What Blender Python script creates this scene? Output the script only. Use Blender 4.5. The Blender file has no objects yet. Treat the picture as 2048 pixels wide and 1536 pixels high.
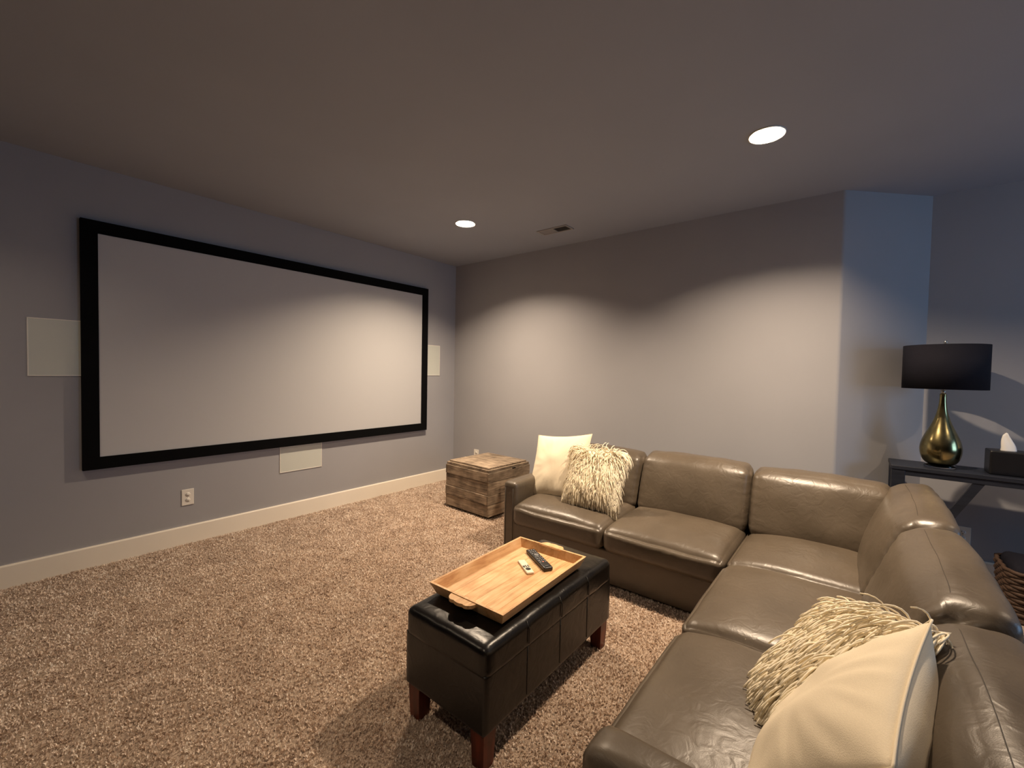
import bpy, bmesh, math, random
import numpy as np
from mathutils import Vector, Matrix, Euler, noise

random.seed(7)
rng = np.random.default_rng(7)
SC = bpy.context.scene
COL = SC.collection
PI = math.pi

# ------------------------------------------------------------------ camera
H = 2.74
F_PX, HEAD, PITCH, ROLL = 860.1, 0.8944, 0.0298, 0.0189
CAM = Vector((-3.886, -4.080, 1.407))
fw = Vector((math.sin(HEAD) * math.cos(PITCH), math.cos(HEAD) * math.cos(PITCH), -math.sin(PITCH)))
rt = Vector((math.cos(HEAD), -math.sin(HEAD), 0))
up = rt.cross(fw)
r2 = rt * math.cos(ROLL) + up * math.sin(ROLL)
u2 = -rt * math.sin(ROLL) + up * math.cos(ROLL)
cd = bpy.data.cameras.new('camera')
cd.sensor_fit = 'HORIZONTAL'
cd.sensor_width = 36.0
cd.lens = F_PX / 2048 * 36.0
cd.clip_start = 0.02
cam = bpy.data.objects.new('camera', cd)
COL.objects.link(cam)
m = Matrix((r2, u2, -fw)).transposed().to_4x4()
m.translation = CAM
cam.matrix_world = m
SC.camera = cam

# ------------------------------------------------------------------ light and exposure
SC.view_settings.view_transform = 'Standard'
SC.view_settings.look = 'None'
SC.view_settings.gamma = 1.0
SC.view_settings.use_curve_mapping = False
SC.view_settings.exposure = 0.28

world = bpy.data.worlds.new('world')
SC.world = world
world.use_nodes = True
bg = world.node_tree.nodes['Background']
bg.inputs['Color'].default_value = (0.45, 0.62, 1.0, 1)
bg.inputs['Strength'].default_value = 1.0

WARM = (1.0, 0.78, 0.56)
LAMP_W = 90.0                       # watts of a full-power ceiling light
LIGHTS = [                           # x, y, share of full power, label
    (-1.09, -1.257, 1.00, 'recessed round ceiling light nearest the room corner and the vent'),
    (-1.135, -3.645, 1.00, 'recessed round ceiling light above the sectional sofa, larger in view'),
    (-1.135, -6.03, 0.26, 'recessed round ceiling light behind the viewer over the console side'),
    (-4.15, -1.25, 0.11, 'recessed round ceiling light past the left end of the screen'),
    (-4.15, -3.645, 0.14, 'recessed round ceiling light above the open carpet beside the viewer'),
    (-4.15, -6.03, 0.05, 'added unseen round ceiling light at the far rear of the room'),  # unseen lamp, added for the light level at the back
]
# added area lamp for blue daylight, set at the added, unseen rear window
dl = bpy.data.lights.new('added_daylight', 'AREA')
dl.shape = 'RECTANGLE'
dl.size, dl.size_y = 1.5, 1.2
dl.color = (0.30, 0.60, 1.0)
dl.energy = 24.0
dlo = bpy.data.objects.new('added_daylight', dl)
dlo.location = (-1.15, -7.93, 1.55)
dlo.rotation_euler = (math.radians(90), 0, 0)
COL.objects.link(dlo)


# ------------------------------------------------------------------ helpers
def lin(r, g, b):
    f = lambda c: (c / 255 / 12.92) if c / 255 <= 0.04045 else ((c / 255 + 0.055) / 1.055) ** 2.4
    return (f(r), f(g), f(b), 1.0)


def newmat(name):
    mt = bpy.data.materials.new(name)
    mt.use_nodes = True
    nt = mt.node_tree
    b = nt.nodes['Principled BSDF']
    return mt, nt, b


def nd(nt, typ, **kw):
    n = nt.nodes.new(typ)
    for k, v in kw.items():
        if k.startswith('i_'):
            n.inputs[k[2:].replace('_', ' ')].default_value = v
        else:
            setattr(n, k, v)
    return n


def coords(nt, scale=(1, 1, 1), rot=(0, 0, 0), kind='Object'):
    tc = nd(nt, 'ShaderNodeTexCoord')
    mp = nd(nt, 'ShaderNodeMapping')
    mp.inputs['Scale'].default_value = scale
    mp.inputs['Rotation'].default_value = rot
    nt.links.new(tc.outputs[kind], mp.inputs['Vector'])
    return mp.outputs['Vector']


def ramp(nt, stops):
    r = nd(nt, 'ShaderNodeValToRGB')
    el = r.color_ramp.elements
    while len(el) < len(stops):
        el.new(0.5)
    for e, (p, c) in zip(el, stops):
        e.position = p
        e.color = c
    return r


def simple(name, col, rough=0.5, metal=0.0, spec=0.5, bump=0.0, bscale=200.0, var=0.0):
    mt, nt, b = newmat(name)
    b.inputs['Base Color'].default_value = col
    b.inputs['Roughness'].default_value = rough
    b.inputs['Metallic'].default_value = metal
    b.inputs['Specular IOR Level'].default_value = spec
    v = coords(nt)
    n = nd(nt, 'ShaderNodeTexNoise')
    n.inputs['Scale'].default_value = bscale
    n.inputs['Detail'].default_value = 3
    nt.links.new(v, n.inputs['Vector'])
    if bump:
        bp = nd(nt, 'ShaderNodeBump')
        bp.inputs['Strength'].default_value = bump
        bp.inputs['Distance'].default_value = 0.002
        nt.links.new(n.outputs['Fac'], bp.inputs['Height'])
        nt.links.new(bp.outputs['Normal'], b.inputs['Normal'])
    if var:
        lo = tuple(c * (1 - var) for c in col[:3]) + (1,)
        hi = tuple(min(1, c * (1 + var)) for c in col[:3]) + (1,)
        r = ramp(nt, [(0.35, lo), (0.65, hi)])
        nt.links.new(n.outputs['Fac'], r.inputs['Fac'])
        nt.links.new(r.outputs['Color'], b.inputs['Base Color'])
    return mt


def paint(name, col, rough=0.75):
    """matt wall paint with roller texture"""
    mt, nt, b = newmat(name)
    b.inputs['Roughness'].default_value = rough
    b.inputs['Specular IOR Level'].default_value = 0.25
    v = coords(nt)
    n = nd(nt, 'ShaderNodeTexNoise')
    n.inputs['Scale'].default_value = 160
    n.inputs['Detail'].default_value = 4
    nt.links.new(v, n.inputs['Vector'])
    n2 = nd(nt, 'ShaderNodeTexNoise')
    n2.inputs['Scale'].default_value = 1.3
    nt.links.new(v, n2.inputs['Vector'])
    lo = tuple(c * 0.97 for c in col[:3]) + (1,)
    hi = tuple(c * 1.03 for c in col[:3]) + (1,)
    r = ramp(nt, [(0.3, lo), (0.7, hi)])
    nt.links.new(n2.outputs['Fac'], r.inputs['Fac'])
    nt.links.new(r.outputs['Color'], b.inputs['Base Color'])
    bp = nd(nt, 'ShaderNodeBump')
    bp.inputs['Strength'].default_value = 0.12
    bp.inputs['Distance'].default_value = 0.001
    nt.links.new(n.outputs['Fac'], bp.inputs['Height'])
    nt.links.new(bp.outputs['Normal'], b.inputs['Normal'])
    return mt


def leather(name, col, rough=0.38, wr=0.35, spec=0.5):
    mt, nt, b = newmat(name)
    b.inputs['Specular IOR Level'].default_value = spec
    v = coords(nt)
    big = nd(nt, 'ShaderNodeTexNoise')
    big.inputs['Scale'].default_value = 4.0
    big.inputs['Detail'].default_value = 3
    nt.links.new(v, big.inputs['Vector'])
    lo = tuple(c * 0.88 for c in col[:3]) + (1,)
    hi = tuple(c * 1.12 for c in col[:3]) + (1,)
    r = ramp(nt, [(0.3, lo), (0.7, hi)])
    nt.links.new(big.outputs['Fac'], r.inputs['Fac'])
    nt.links.new(r.outputs['Color'], b.inputs['Base Color'])
    rr = nd(nt, 'ShaderNodeMapRange')
    rr.inputs['To Min'].default_value = rough - 0.06
    rr.inputs['To Max'].default_value = rough + 0.10
    nt.links.new(big.outputs['Fac'], rr.inputs['Value'])
    nt.links.new(rr.outputs['Result'], b.inputs['Roughness'])
    grain = nd(nt, 'ShaderNodeTexVoronoi')
    grain.inputs['Scale'].default_value = 420
    nt.links.new(v, grain.inputs['Vector'])
    wv = nd(nt, 'ShaderNodeTexNoise')
    wv.inputs['Scale'].default_value = 17
    wv.inputs['Detail'].default_value = 2.5
    wv.inputs['Distortion'].default_value = 1.2
    nt.links.new(v, wv.inputs['Vector'])
    b1 = nd(nt, 'ShaderNodeBump')
    b1.inputs['Strength'].default_value = wr
    b1.inputs['Distance'].default_value = 0.006
    nt.links.new(wv.outputs['Fac'], b1.inputs['Height'])
    b2 = nd(nt, 'ShaderNodeBump')
    b2.inputs['Strength'].default_value = 0.10
    b2.inputs['Distance'].default_value = 0.001
    nt.links.new(grain.outputs['Distance'], b2.inputs['Height'])
    nt.links.new(b1.outputs['Normal'], b2.inputs['Normal'])
    nt.links.new(b2.outputs['Normal'], b.inputs['Normal'])
    return mt


def wood(name, c_lo, c_mid, c_hi, axis=0, stretch=14.0, scale=3.0, rough=0.5, bump=0.15, knots=False):
    """grain runs along the given local axis; every object gets its own offset"""
    mt, nt, b = newmat(name)
    b.inputs['Roughness'].default_value = rough
    tc = nd(nt, 'ShaderNodeTexCoord')
    oi = nd(nt, 'ShaderNodeObjectInfo')
    off = nd(nt, 'ShaderNodeVectorMath', operation='SCALE')
    cmb = nd(nt, 'ShaderNodeCombineXYZ')
    for k in range(3):
        nt.links.new(oi.outputs['Random'], cmb.inputs[k])
    nt.links.new(cmb.outputs[0], off.inputs[0])
    off.inputs['Scale'].default_value = 13.0
    add = nd(nt, 'ShaderNodeVectorMath', operation='ADD')
    nt.links.new(tc.outputs['Object'], add.inputs[0])
    nt.links.new(off.outputs[0], add.inputs[1])
    mp = nd(nt, 'ShaderNodeMapping')
    s = [scale * stretch] * 3
    s[axis] = scale
    mp.inputs['Scale'].default_value = s
    nt.links.new(add.outputs[0], mp.inputs['Vector'])
    n = nd(nt, 'ShaderNodeTexNoise')
    n.inputs['Scale'].default_value = 1.0
    n.inputs['Detail'].default_value = 6
    n.inputs['Roughness'].default_value = 0.65
    n.inputs['Distortion'].default_value = 0.6
    nt.links.new(mp.outputs[0], n.inputs['Vector'])
    n2 = nd(nt, 'ShaderNodeTexNoise')
    n2.inputs['Scale'].default_value = 2.2 * scale
    nt.links.new(add.outputs[0], n2.inputs['Vector'])
    mx = nd(nt, 'ShaderNodeMath', operation='MULTIPLY_ADD')
    mx.inputs[1].default_value = 0.35
    nt.links.new(n2.outputs['Fac'], mx.inputs[0])
    sc = nd(nt, 'ShaderNodeMath', operation='MULTIPLY')
    sc.inputs[1].default_value = 0.65
    nt.links.new(n.outputs['Fac'], sc.inputs[0])
    nt.links.new(sc.outputs[0], mx.inputs[2])
    r = ramp(nt, [(0.36, c_lo), (0.5, c_mid), (0.64, c_hi)])
    nt.links.new(mx.outputs[0], r.inputs['Fac'])
    hv = nd(nt, 'ShaderNodeHueSaturation')
    vr = nd(nt, 'ShaderNodeMapRange')
    vr.inputs['To Min'].default_value = 0.86
    vr.inputs['To Max'].default_value = 1.12
    nt.links.new(oi.outputs['Random'], vr.inputs['Value'])
    nt.links.new(vr.outputs['Result'], hv.inputs['Value'])
    nt.links.new(r.outputs['Color'], hv.inputs['Color'])
    nt.links.new(hv.outputs['Color'], b.inputs['Base Color'])
    bp = nd(nt, 'ShaderNodeBump')
    bp.inputs['Strength'].default_value = bump
    bp.inputs['Distance'].default_value = 0.003
    nt.links.new(n.outputs['Fac'], bp.inputs['Height'])
    nt.links.new(bp.outputs['Normal'], b.inputs['Normal'])
    return mt


def carpet(name):
    mt, nt, b = newmat(name)
    b.inputs['Roughness'].default_value = 0.95
    b.inputs['Specular IOR Level'].default_value = 0.1
    b.inputs['Sheen Weight'].default_value = 0.25
    b.inputs['Sheen Roughness'].default_value = 0.6
    v = coords(nt)
    fine = nd(nt, 'ShaderNodeTexNoise')
    fine.inputs['Scale'].default_value = 130
    fine.inputs['Detail'].default_value = 4
    fine.inputs['Roughness'].default_value = 0.75
    nt.links.new(v, fine.inputs['Vector'])
    patch = nd(nt, 'ShaderNodeTexNoise')
    patch.inputs['Scale'].default_value = 6
    patch.inputs['Detail'].default_value = 4
    patch.inputs['Distortion'].default_value = 0.8
    nt.links.new(v, patch.inputs['Vector'])
    ma = nd(nt, 'ShaderNodeMath', operation='MULTIPLY_ADD')
    ma.inputs[1].default_value = 0.17
    nt.links.new(patch.outputs['Fac'], ma.inputs[0])
    ms = nd(nt, 'ShaderNodeMath', operation='MULTIPLY')
    ms.inputs[1].default_value = 0.83
    nt.links.new(fine.outputs['Fac'], ms.inputs[0])
    nt.links.new(ms.outputs[0], ma.inputs[2])
    r = ramp(nt, [(0.36, lin(96, 74, 57)), (0.5, lin(172, 145, 121)), (0.64, lin(234, 210, 186))])
    nt.links.new(ma.outputs[0], r.inputs['Fac'])
    nt.links.new(r.outputs['Color'], b.inputs['Base Color'])
    bp = nd(nt, 'ShaderNodeBump')
    bp.inputs['Strength'].default_value = 0.9
    bp.inputs['Distance'].default_value = 0.012
    nt.links.new(fine.outputs['Fac'], bp.inputs['Height'])
    bq = nd(nt, 'ShaderNodeBump')
    bq.inputs['Strength'].default_value = 0.2
    bq.inputs['Distance'].default_value = 0.02
    nt.links.new(patch.outputs['Fac'], bq.inputs['Height'])
    nt.links.new(bp.outputs['Normal'], bq.inputs['Normal'])
    nt.links.new(bq.outputs['Normal'], b.inputs['Normal'])
    return mt


def pile_mat(name):
    """tan yarn, flecked from tuft to tuft and softly mottled over a few centimetres"""
    mt, nt, b = newmat(name)
    b.inputs['Roughness'].default_value = 0.9
    b.inputs['Specular IOR Level'].default_value = 0.12
    v = coords(nt)
    fine = nd(nt, 'ShaderNodeTexNoise')
    fine.inputs['Scale'].default_value = 110
    fine.inputs['Detail'].default_value = 2
    nt.links.new(v, fine.inputs['Vector'])
    patch = nd(nt, 'ShaderNodeTexNoise')
    patch.inputs['Scale'].default_value = 7
    patch.inputs['Detail'].default_value = 5
    patch.inputs['Roughness'].default_value = 0.7
    patch.inputs['Distortion'].default_value = 0.6
    nt.links.new(v, patch.inputs['Vector'])
    ma = nd(nt, 'ShaderNodeMath', operation='MULTIPLY_ADD')
    ma.inputs[1].default_value = 0.40
    nt.links.new(patch.outputs['Fac'], ma.inputs[0])
    ms = nd(nt, 'ShaderNodeMath', operation='MULTIPLY')
    ms.inputs[1].default_value = 0.60
    nt.links.new(fine.outputs['Fac'], ms.inputs[0])
    nt.links.new(ms.outputs[0], ma.inputs[2])
    r = ramp(nt, [(0.36, lin(170, 148, 130)), (0.5, lin(234, 214, 196)), (0.62, lin(255, 246, 234))])
    nt.links.new(ma.outputs[0], r.inputs['Fac'])
    nt.links.new(r.outputs['Color'], b.inputs['Base Color'])
    return mt


def emit(name, col, strength):
    mt, nt, b = newmat(name)
    b.inputs['Base Color'].default_value = (0.8, 0.8, 0.8, 1)
    b.inputs['Emission Color'].default_value = col
    b.inputs['Emission Strength'].default_value = strength
    return mt


def glass(name):
    mt, nt, b = newmat(name)
    b.inputs['Base Color'].default_value = (1, 1, 1, 1)
    b.inputs['Roughness'].default_value = 0.02
    b.inputs['Transmission Weight'].default_value = 1.0
    b.inputs['IOR'].default_value = 1.45
    return mt


M = dict(
    wall=paint('wall_paint_grey', (0.358, 0.356, 0.376, 1)),
    wall_low_bounce=paint('low_bounce_charcoal', (0.045, 0.046, 0.052, 1)),  # dark colour given to the unseen walls to cut bounced light
    ceil=paint('ceiling_paint_grey', (0.322, 0.348, 0.408, 1)),
    carpet=carpet('carpet_tan'),
    pile=pile_mat('carpet_pile_yarn'),
    trim=simple('trim_white', lin(242, 234, 220), 0.45, var=0.01, bscale=3),
    screen=simple('screen_fabric', (0.54, 0.54, 0.55, 1), 0.85, spec=0.1, bump=0.02, bscale=600),
    velvet=simple('frame_velvet', (0.0035, 0.0035, 0.004, 1), 0.9, spec=0.08, bump=0.1, bscale=900),
    grille=simple('speaker_grille', lin(205, 208, 200), 0.6, bump=0.3, bscale=700),
    plastic=simple('white_plastic', lin(235, 230, 220), 0.35, var=0.01, bscale=5),
    slot=simple('dark_slot', (0.01, 0.01, 0.01, 1), 0.6),
    leather=leather('taupe_leather', lin(88, 78, 66), 0.35),
    leather_seam=simple('taupe_seam', lin(58, 50, 41), 0.6, bump=0.2),
    black_leather=leather('black_leather', (0.0055, 0.0045, 0.004, 1), 0.27, wr=0.25, spec=0.4),
    black_seam=simple('black_seam', (0.006, 0.005, 0.005, 1), 0.5),
    cherry=wood('cherry_wood', lin(52, 18, 10), lin(84, 30, 17), lin(112, 44, 24), axis=2, rough=0.35, bump=0.05),
    tray=wood('tray_mango_wood', lin(190, 138, 88), lin(224, 178, 126), lin(238, 202, 154), axis=0, stretch=9, scale=4, rough=0.5, bump=0.08),
    trunk=wood('weathered_wood', lin(86, 73, 60), lin(138, 121, 102), lin(180, 161, 139), axis=0, stretch=11, scale=4.5, rough=0.75, bump=0.5),
    trunk_v=wood('weathered_wood_side', lin(86, 73, 60), lin(138, 121, 102), lin(180, 161, 139), axis=1, stretch=11, scale=4.5, rough=0.75, bump=0.5),
    iron=simple('dark_iron', (0.015, 0.014, 0.013, 1), 0.5, metal=0.6, bump=0.2),
    cream=simple('cream_cotton', lin(240, 226, 200), 0.9, spec=0.15, bump=0.25, bscale=420, var=0.03),
    shag=simple('shag_yarn', lin(246, 234, 208), 0.5, spec=0.3, bscale=60, var=0.06),
    remote=simple('remote_black', (0.012, 0.012, 0.012, 1), 0.35),
    button=simple('remote_button_grey', (0.22, 0.22, 0.22, 1), 0.5),
    red=simple('remote_button_red', (0.75, 0.25, 0.18, 1), 0.5),
    remote_w=simple('remote_white', lin(238, 232, 210), 0.35),
    shade=simple('lamp_shade_black', (0.010, 0.010, 0.016, 1), 0.85, spec=0.15, bump=0.3, bscale=500),
    shade_in=simple('lamp_shade_lining', (0.5, 0.48, 0.44, 1), 0.8),
    brass=simple('antique_brass', (0.36, 0.30, 0.14, 1), 0.20, metal=1.0, bump=0.03, bscale=30, var=0.15),
    nickel=simple('brushed_nickel', (0.55, 0.55, 0.53, 1), 0.3, metal=1.0),
    acrylic=glass('clear_acrylic'),
    navy=wood('navy_black_wood', (0.008, 0.010, 0.016, 1), (0.013, 0.016, 0.026, 1), (0.02, 0.022, 0.03, 1), axis=1, rough=0.45, bump=0.05),
    black_box=simple('black_lacquer', (0.006, 0.006, 0.008, 1), 0.4),
    tissue=simple('tissue_paper', (0.80, 0.78, 0.75, 1), 0.9, spec=0.1),
    wicker=simple('brown_wicker', lin(70, 50, 36), 0.7, bump=0.5, bscale=120, var=0.3),
    lens=emit('lamp_lens', (1.0, 0.86, 0.62, 1), 26.0),
    baffle=simple('lamp_baffle_white', (0.82, 0.80, 0.74, 1), 0.45),
    vent=simple('vent_enamel', (0.30, 0.29, 0.29, 1), 0.45),
    vent_dark=simple('vent_duct_dark', (0.02, 0.02, 0.022, 1), 0.8),
    added_pane=glass('added_window_glass'),
)


def mesh_obj(name, verts, faces, mat, parent=None, smooth=False, mats=None, fm=None):
    me = bpy.data.meshes.new(name)
    me.from_pydata([tuple(v) for v in verts], [], [tuple(f) for f in faces])
    me.materials.append(M[mat] if isinstance(mat, str) else mat)
    if smooth:
        me.polygons.foreach_set('use_smooth', [True] * len(me.polygons))
    me.update()
    o = bpy.data.objects.new(name, me)
    COL.objects.link(o)
    if parent is not None:
        o.parent = parent
    return o


def bm_obj(name, bm, mat, parent=None, smooth=False):
    me = bpy.data.meshes.new(name)
    bmesh.ops.recalc_face_normals(bm, faces=bm.faces)
    bm.to_mesh(me)
    bm.free()
    me.materials.append(M[mat])
    if smooth:
        me.polygons.foreach_set('use_smooth', [True] * len(me.polygons))
    o = bpy.data.objects.new(name, me)
    COL.objects.link(o)
    if parent is not None:
        o.parent = parent
    return o


def thing(name, label, cat, loc=(0, 0, 0), rot=(0, 0, 0), group=None):
    o = bpy.data.objects.new(name, None)
    o.empty_display_size = 0.1
    COL.objects.link(o)
    o.location = loc
    o.rotation_euler = rot
    tag(o, label, cat, group)
    return o


def tag(o, label=None, cat=None, group=None, kind=None):
    if label: o['label'] = label
    if cat: o['category'] = cat
    if group: o['group'] = group
    if kind: o['kind'] = kind
    return o


def struct(o):
    o['kind'] = 'structure'
    return o


def bm_box(bm, lo, hi, bev=0.0, seg=2):
    g = bmesh.ops.create_cube(bm, size=1.0)
    c = [(a + b) / 2 for a, b in zip(lo, hi)]
    s = [b - a for a, b in zip(lo, hi)]
    for v in g['verts']:
        v.co = Vector((v.co.x * s[0] + c[0], v.co.y * s[1] + c[1], v.co.z * s[2] + c[2]))
    if bev:
        es = list({e for v in g['verts'] for e in v.link_edges})
        bmesh.ops.bevel(bm, geom=es, offset=bev, segments=seg, profile=0.5, affect='EDGES')


def box(name, lo, hi, mat, parent=None, bev=0.0, seg=2):
    bm = bmesh.new()
    bm_box(bm, lo, hi, bev, seg)
    return bm_obj(name, bm, mat, parent, smooth=False)


def lathe(name, prof, mat, parent=None, n=48, center=(0, 0), closed=False, smooth=True):
    vs, fs = [], []
    for (r, z) in prof:
        for k in range(n):
            a = 2 * PI * k / n
            vs.append((center[0] + r * math.cos(a), center[1] + r * math.sin(a), z))
    L = len(prof)
    for i in range(L - 1 if not closed else L):
        j = (i + 1) % L
        for k in range(n):
            q = (k + 1) % n
            fs.append((i * n + k, i * n + q, j * n + q, j * n + k))
    if not closed:
        if prof[0][0] > 1e-6: fs.append(tuple(range(n))[::-1])
        if prof[-1][0] > 1e-6: fs.append(tuple((L - 1) * n + k for k in range(n)))
    o = mesh_obj(name, vs, fs, mat, parent, smooth)
    return o


def tube_data(pts, r, n=6):
    pts = [Vector(p) for p in pts]
    vs, fs = [], []
    prev = None
    for i, p in enumerate(pts):
        d = (pts[min(i + 1, len(pts) - 1)] - pts[max(i - 1, 0)]).normalized()
        a = prev if prev is not None else (Vector((0, 0, 1)) if abs(d.z) < 0.9 else Vector((1, 0, 0)))
        s = (a - d * a.dot(d)).normalized()
        prev = s
        t = d.cross(s)
        for k in range(n):
            an = 2 * PI * k / n
            vs.append(p + (s * math.cos(an) + t * math.sin(an)) * r)
    for i in range(len(pts) - 1):
        for k in range(n):
            q = (k + 1) % n
            fs.append((i * n + k, i * n + q, (i + 1) * n + q, (i + 1) * n + k))
    fs.append(tuple(range(n))[::-1])
    fs.append(tuple((len(pts) - 1) * n + k for k in range(n)))
    return vs, fs


def tube(name, pts, r, mat, parent=None, n=6):
    vs, fs = tube_data(pts, r, n)
    return mesh_obj(name, vs, fs, mat, parent, True)


_rb = {}


def rbox_grid(n):
    """unit-cube surface grid, welded"""
    if n in _rb: return _rb[n]
    idx, vs, fs = {}, [], []
    t = np.linspace(-1, 1, n + 1)
    t = np.sign(t) * (1 - (1 - np.abs(t)) ** 1.35)      # denser near the edges

    def vid(p):
        k = tuple(np.round(p, 6))
        if k not in idx:
            idx[k] = len(vs)
            vs.append(p)
        return idx[k]
    for ax in range(3):
        for sg in (-1, 1):
            b, c = (ax + 1) % 3, (ax + 2) % 3
            for i in range(n):
                for j in range(n):
                    q = []
                    for (di, dj) in ((0, 0), (1, 0), (1, 1), (0, 1)):
                        p = [0, 0, 0]
                        p[ax] = sg
                        p[b] = t[i + di]
                        p[c] = t[j + dj]
                        q.append(vid(p))
                    fs.append(q if sg > 0 else q[::-1])
    _rb[n] = (np.array(vs, float), fs)
    return _rb[n]


def rbox(half, r, n=20):
    """rounded box vertices (local), and the unit coordinates they came from"""
    U, fs = rbox_grid(n)
    h = np.array(half)
    rr = np.minimum(r, h * 0.98)
    P = U * h
    inner = np.clip(P, -(h - rr), h - rr)
    d = P - inner
    dn = d / rr
    L = np.linalg.norm(dn, axis=1, keepdims=True)
    L[L == 0] = 1
    P = inner + dn / L * rr
    return P, U, fs


def nz(P, s, seed=0.0):
    return np.array([noise.noise(Vector((p[0] * s + seed, p[1] * s - seed, p[2] * s + 2 * seed))) for p in P])


# ================================================================== ROOM SHELL
YC, YD, XA = -3.97, -4.466, 0.496      # outer corner, inner corner, alcove wall plane
XL, YB = -6.4, -8.0                    # left and rear walls (behind the viewer)
T = 0.12

struct(box('floor', (XL - T, YB - T, -0.05), (XA + T, T, 0.0), 'carpet'))
struct(box('wall_screen', (XL - T, 0, 0), (T, T, H), 'wall'))


def prism(name, poly, z0, z1, mat, smooth=False):
    n = len(poly)
    vs = [(x, y, z0) for x, y in poly] + [(x, y, z1) for x, y in poly]
    fs = [tuple(range(n))[::-1], tuple(range(n, 2 * n))]
    for i in range(n):
        j = (i + 1) % n
        fs.append((i, j, n + j, n + i))
    o = mesh_obj(name, vs, fs, mat)
    bm = bmesh.new(); bm.from_mesh(o.data); bmesh.ops.recalc_face_normals(bm, faces=bm.faces)
    bm.to_mesh(o.data); bm.free()
    return o


# right wall ends in a soft (bullnose) outside corner of 135 degrees
rb = 0.035
arc = []
tl = rb * math.tan(math.radians(22.5))
cx, cy = rb, YC + tl
for k in range(9):
    a = math.radians(180 + 45 * k / 8)
    arc.append((cx + rb * math.cos(a), cy + rb * math.sin(a)))
struct(prism('wall_right', [(0, 0)] + arc + [(0.03, YC + 0.09), (T, YC + 0.11), (T, 0)], 0, H, 'wall'))
ex, ey = arc[-1]
struct(prism('wall_angled', [(ex, ey), (XA, YD), (XA + T, YD), (XA + T, YD + 0.1), (ex + 0.05, ey + 0.08)], 0, H, 'wall'))
struct(prism('wall_alcove', [(XA, YD), (XA, YB), (XA + T, YB), (XA + T, YD)], 0, H, 'wall'))
struct(box('wall_left', (XL - T, YB, 0), (XL, 0, H), 'wall_low_bounce'))
# rear wall with an opening for an unseen window, added to bring daylight
WX0, WX1, WZ0, WZ1 = -1.95, -0.35, 0.9, 2.2
bm = bmesh.new()
bm_box(bm, (XL - T, YB - T, 0), (WX0, YB, H))
bm_box(bm, (WX1, YB - T, 0), (XA + T, YB, H))
bm_box(bm, (WX0, YB - T, 0), (WX1, YB, WZ0))
bm_box(bm, (WX0, YB - T, WZ1), (WX1, YB, H))
struct(bm_obj('wall_rear', bm, 'wall_low_bounce'))
wn = bpy.data.objects.new('added_window_1', None)
COL.objects.link(wn)
wn.location = ((WX0 + WX1) / 2, YB - 0.06, WZ0)
struct(wn)
w2, wh = (WX1 - WX0) / 2, WZ1 - WZ0
bm = bmesh.new()
bm_box(bm, (-w2, -0.03, 0), (-w2 + 0.06, 0.03, wh)); bm_box(bm, (w2 - 0.06, -0.03, 0), (w2, 0.03, wh))
bm_box(bm, (-w2, -0.03, 0), (w2, 0.03, 0.06)); bm_box(bm, (-w2, -0.03, wh - 0.06), (w2, 0.03, wh))
bm_box(bm, (-0.025, -0.03, 0.06), (0.025, 0.03, wh - 0.06))
bm_obj('added_window_frame', bm, 'trim', wn)
for s in (-1, 1):
    box('added_pane', (min(s * 0.025, s * (w2 - 0.06)), -0.006, 0.06), (max(s * 0.025, s * (w2 - 0.06)), 0.006, wh - 0.06), 'added_pane', wn)

# ceiling with a round hole for each recessed light
R_HOLE = 0.081
xs = sorted({XL - T, XA + T} | {l[0] + d for l in LIGHTS for d in (-0.2, 0.2)})
ys = sorted({YB - T, T} | {l[1] + d for l in LIGHTS for d in (-0.2, 0.2)})
vs, fs = [], []
for i in range(len(xs) - 1):
    for j in range(len(ys) - 1):
        x0, x1, y0, y1 = xs[i], xs[i + 1], ys[j], ys[j + 1]
        hit = None
        for l in LIGHTS:
            if x0 < l[0] < x1 and y0 < l[1] < y1: hit = l
        if hit is None:
            b0 = len(vs)
            vs += [(x0, y0, H), (x0, y1, H), (x1, y1, H), (x1, y0, H)]
            fs.append((b0, b0 + 1, b0 + 2, b0 + 3))
        else:
            n = 64
            b0 = len(vs)
            for k in range(n):
                a = 2 * PI * k / n
                c, s = math.cos(a), math.sin(a)
                vs.append((hit[0] + R_HOLE * c, hit[1] + R_HOLE * s, H))
                # walk out to the cell border
                tx = ((x1 if c > 0 else x0) - hit[0]) / c if abs(c) > 1e-9 else 1e9
                ty = ((y1 if s > 0 else y0) - hit[1]) / s if abs(s) > 1e-9 else 1e9
                t_ = min(tx, ty)
                vs.append((hit[0] + t_ * c, hit[1] + t_ * s, H))
            for k in range(n):
                q = (k + 1) % n
                fs.append((b0 + 2 * k, b0 + 2 * k + 1, b0 + 2 * q + 1, b0 + 2 * q))
            # close the four corners of the cell
            for (px, py) in ((x0, y0), (x0, y1), (x1, y0), (x1, y1)):
                a = math.atan2(py - hit[1], px - hit[0]) % (2 * PI)
                k = int(a / (2 * PI / n)) % n
                q = (k + 1) % n
                b1 = len(vs)
                vs.append((px, py, H))
                fs.append((b0 + 2 * k + 1, b1, b0 + 2 * q + 1))
ceil = struct(mesh_obj('ceiling', vs, fs, 'ceil'))
# added, unseen light blocker above the cans keeps the outside light out
struct(box('light_blocker_1', (XL - T, YB - T, H + 0.16), (XA + T, T, H + 0.2), 'wall'))


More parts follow.
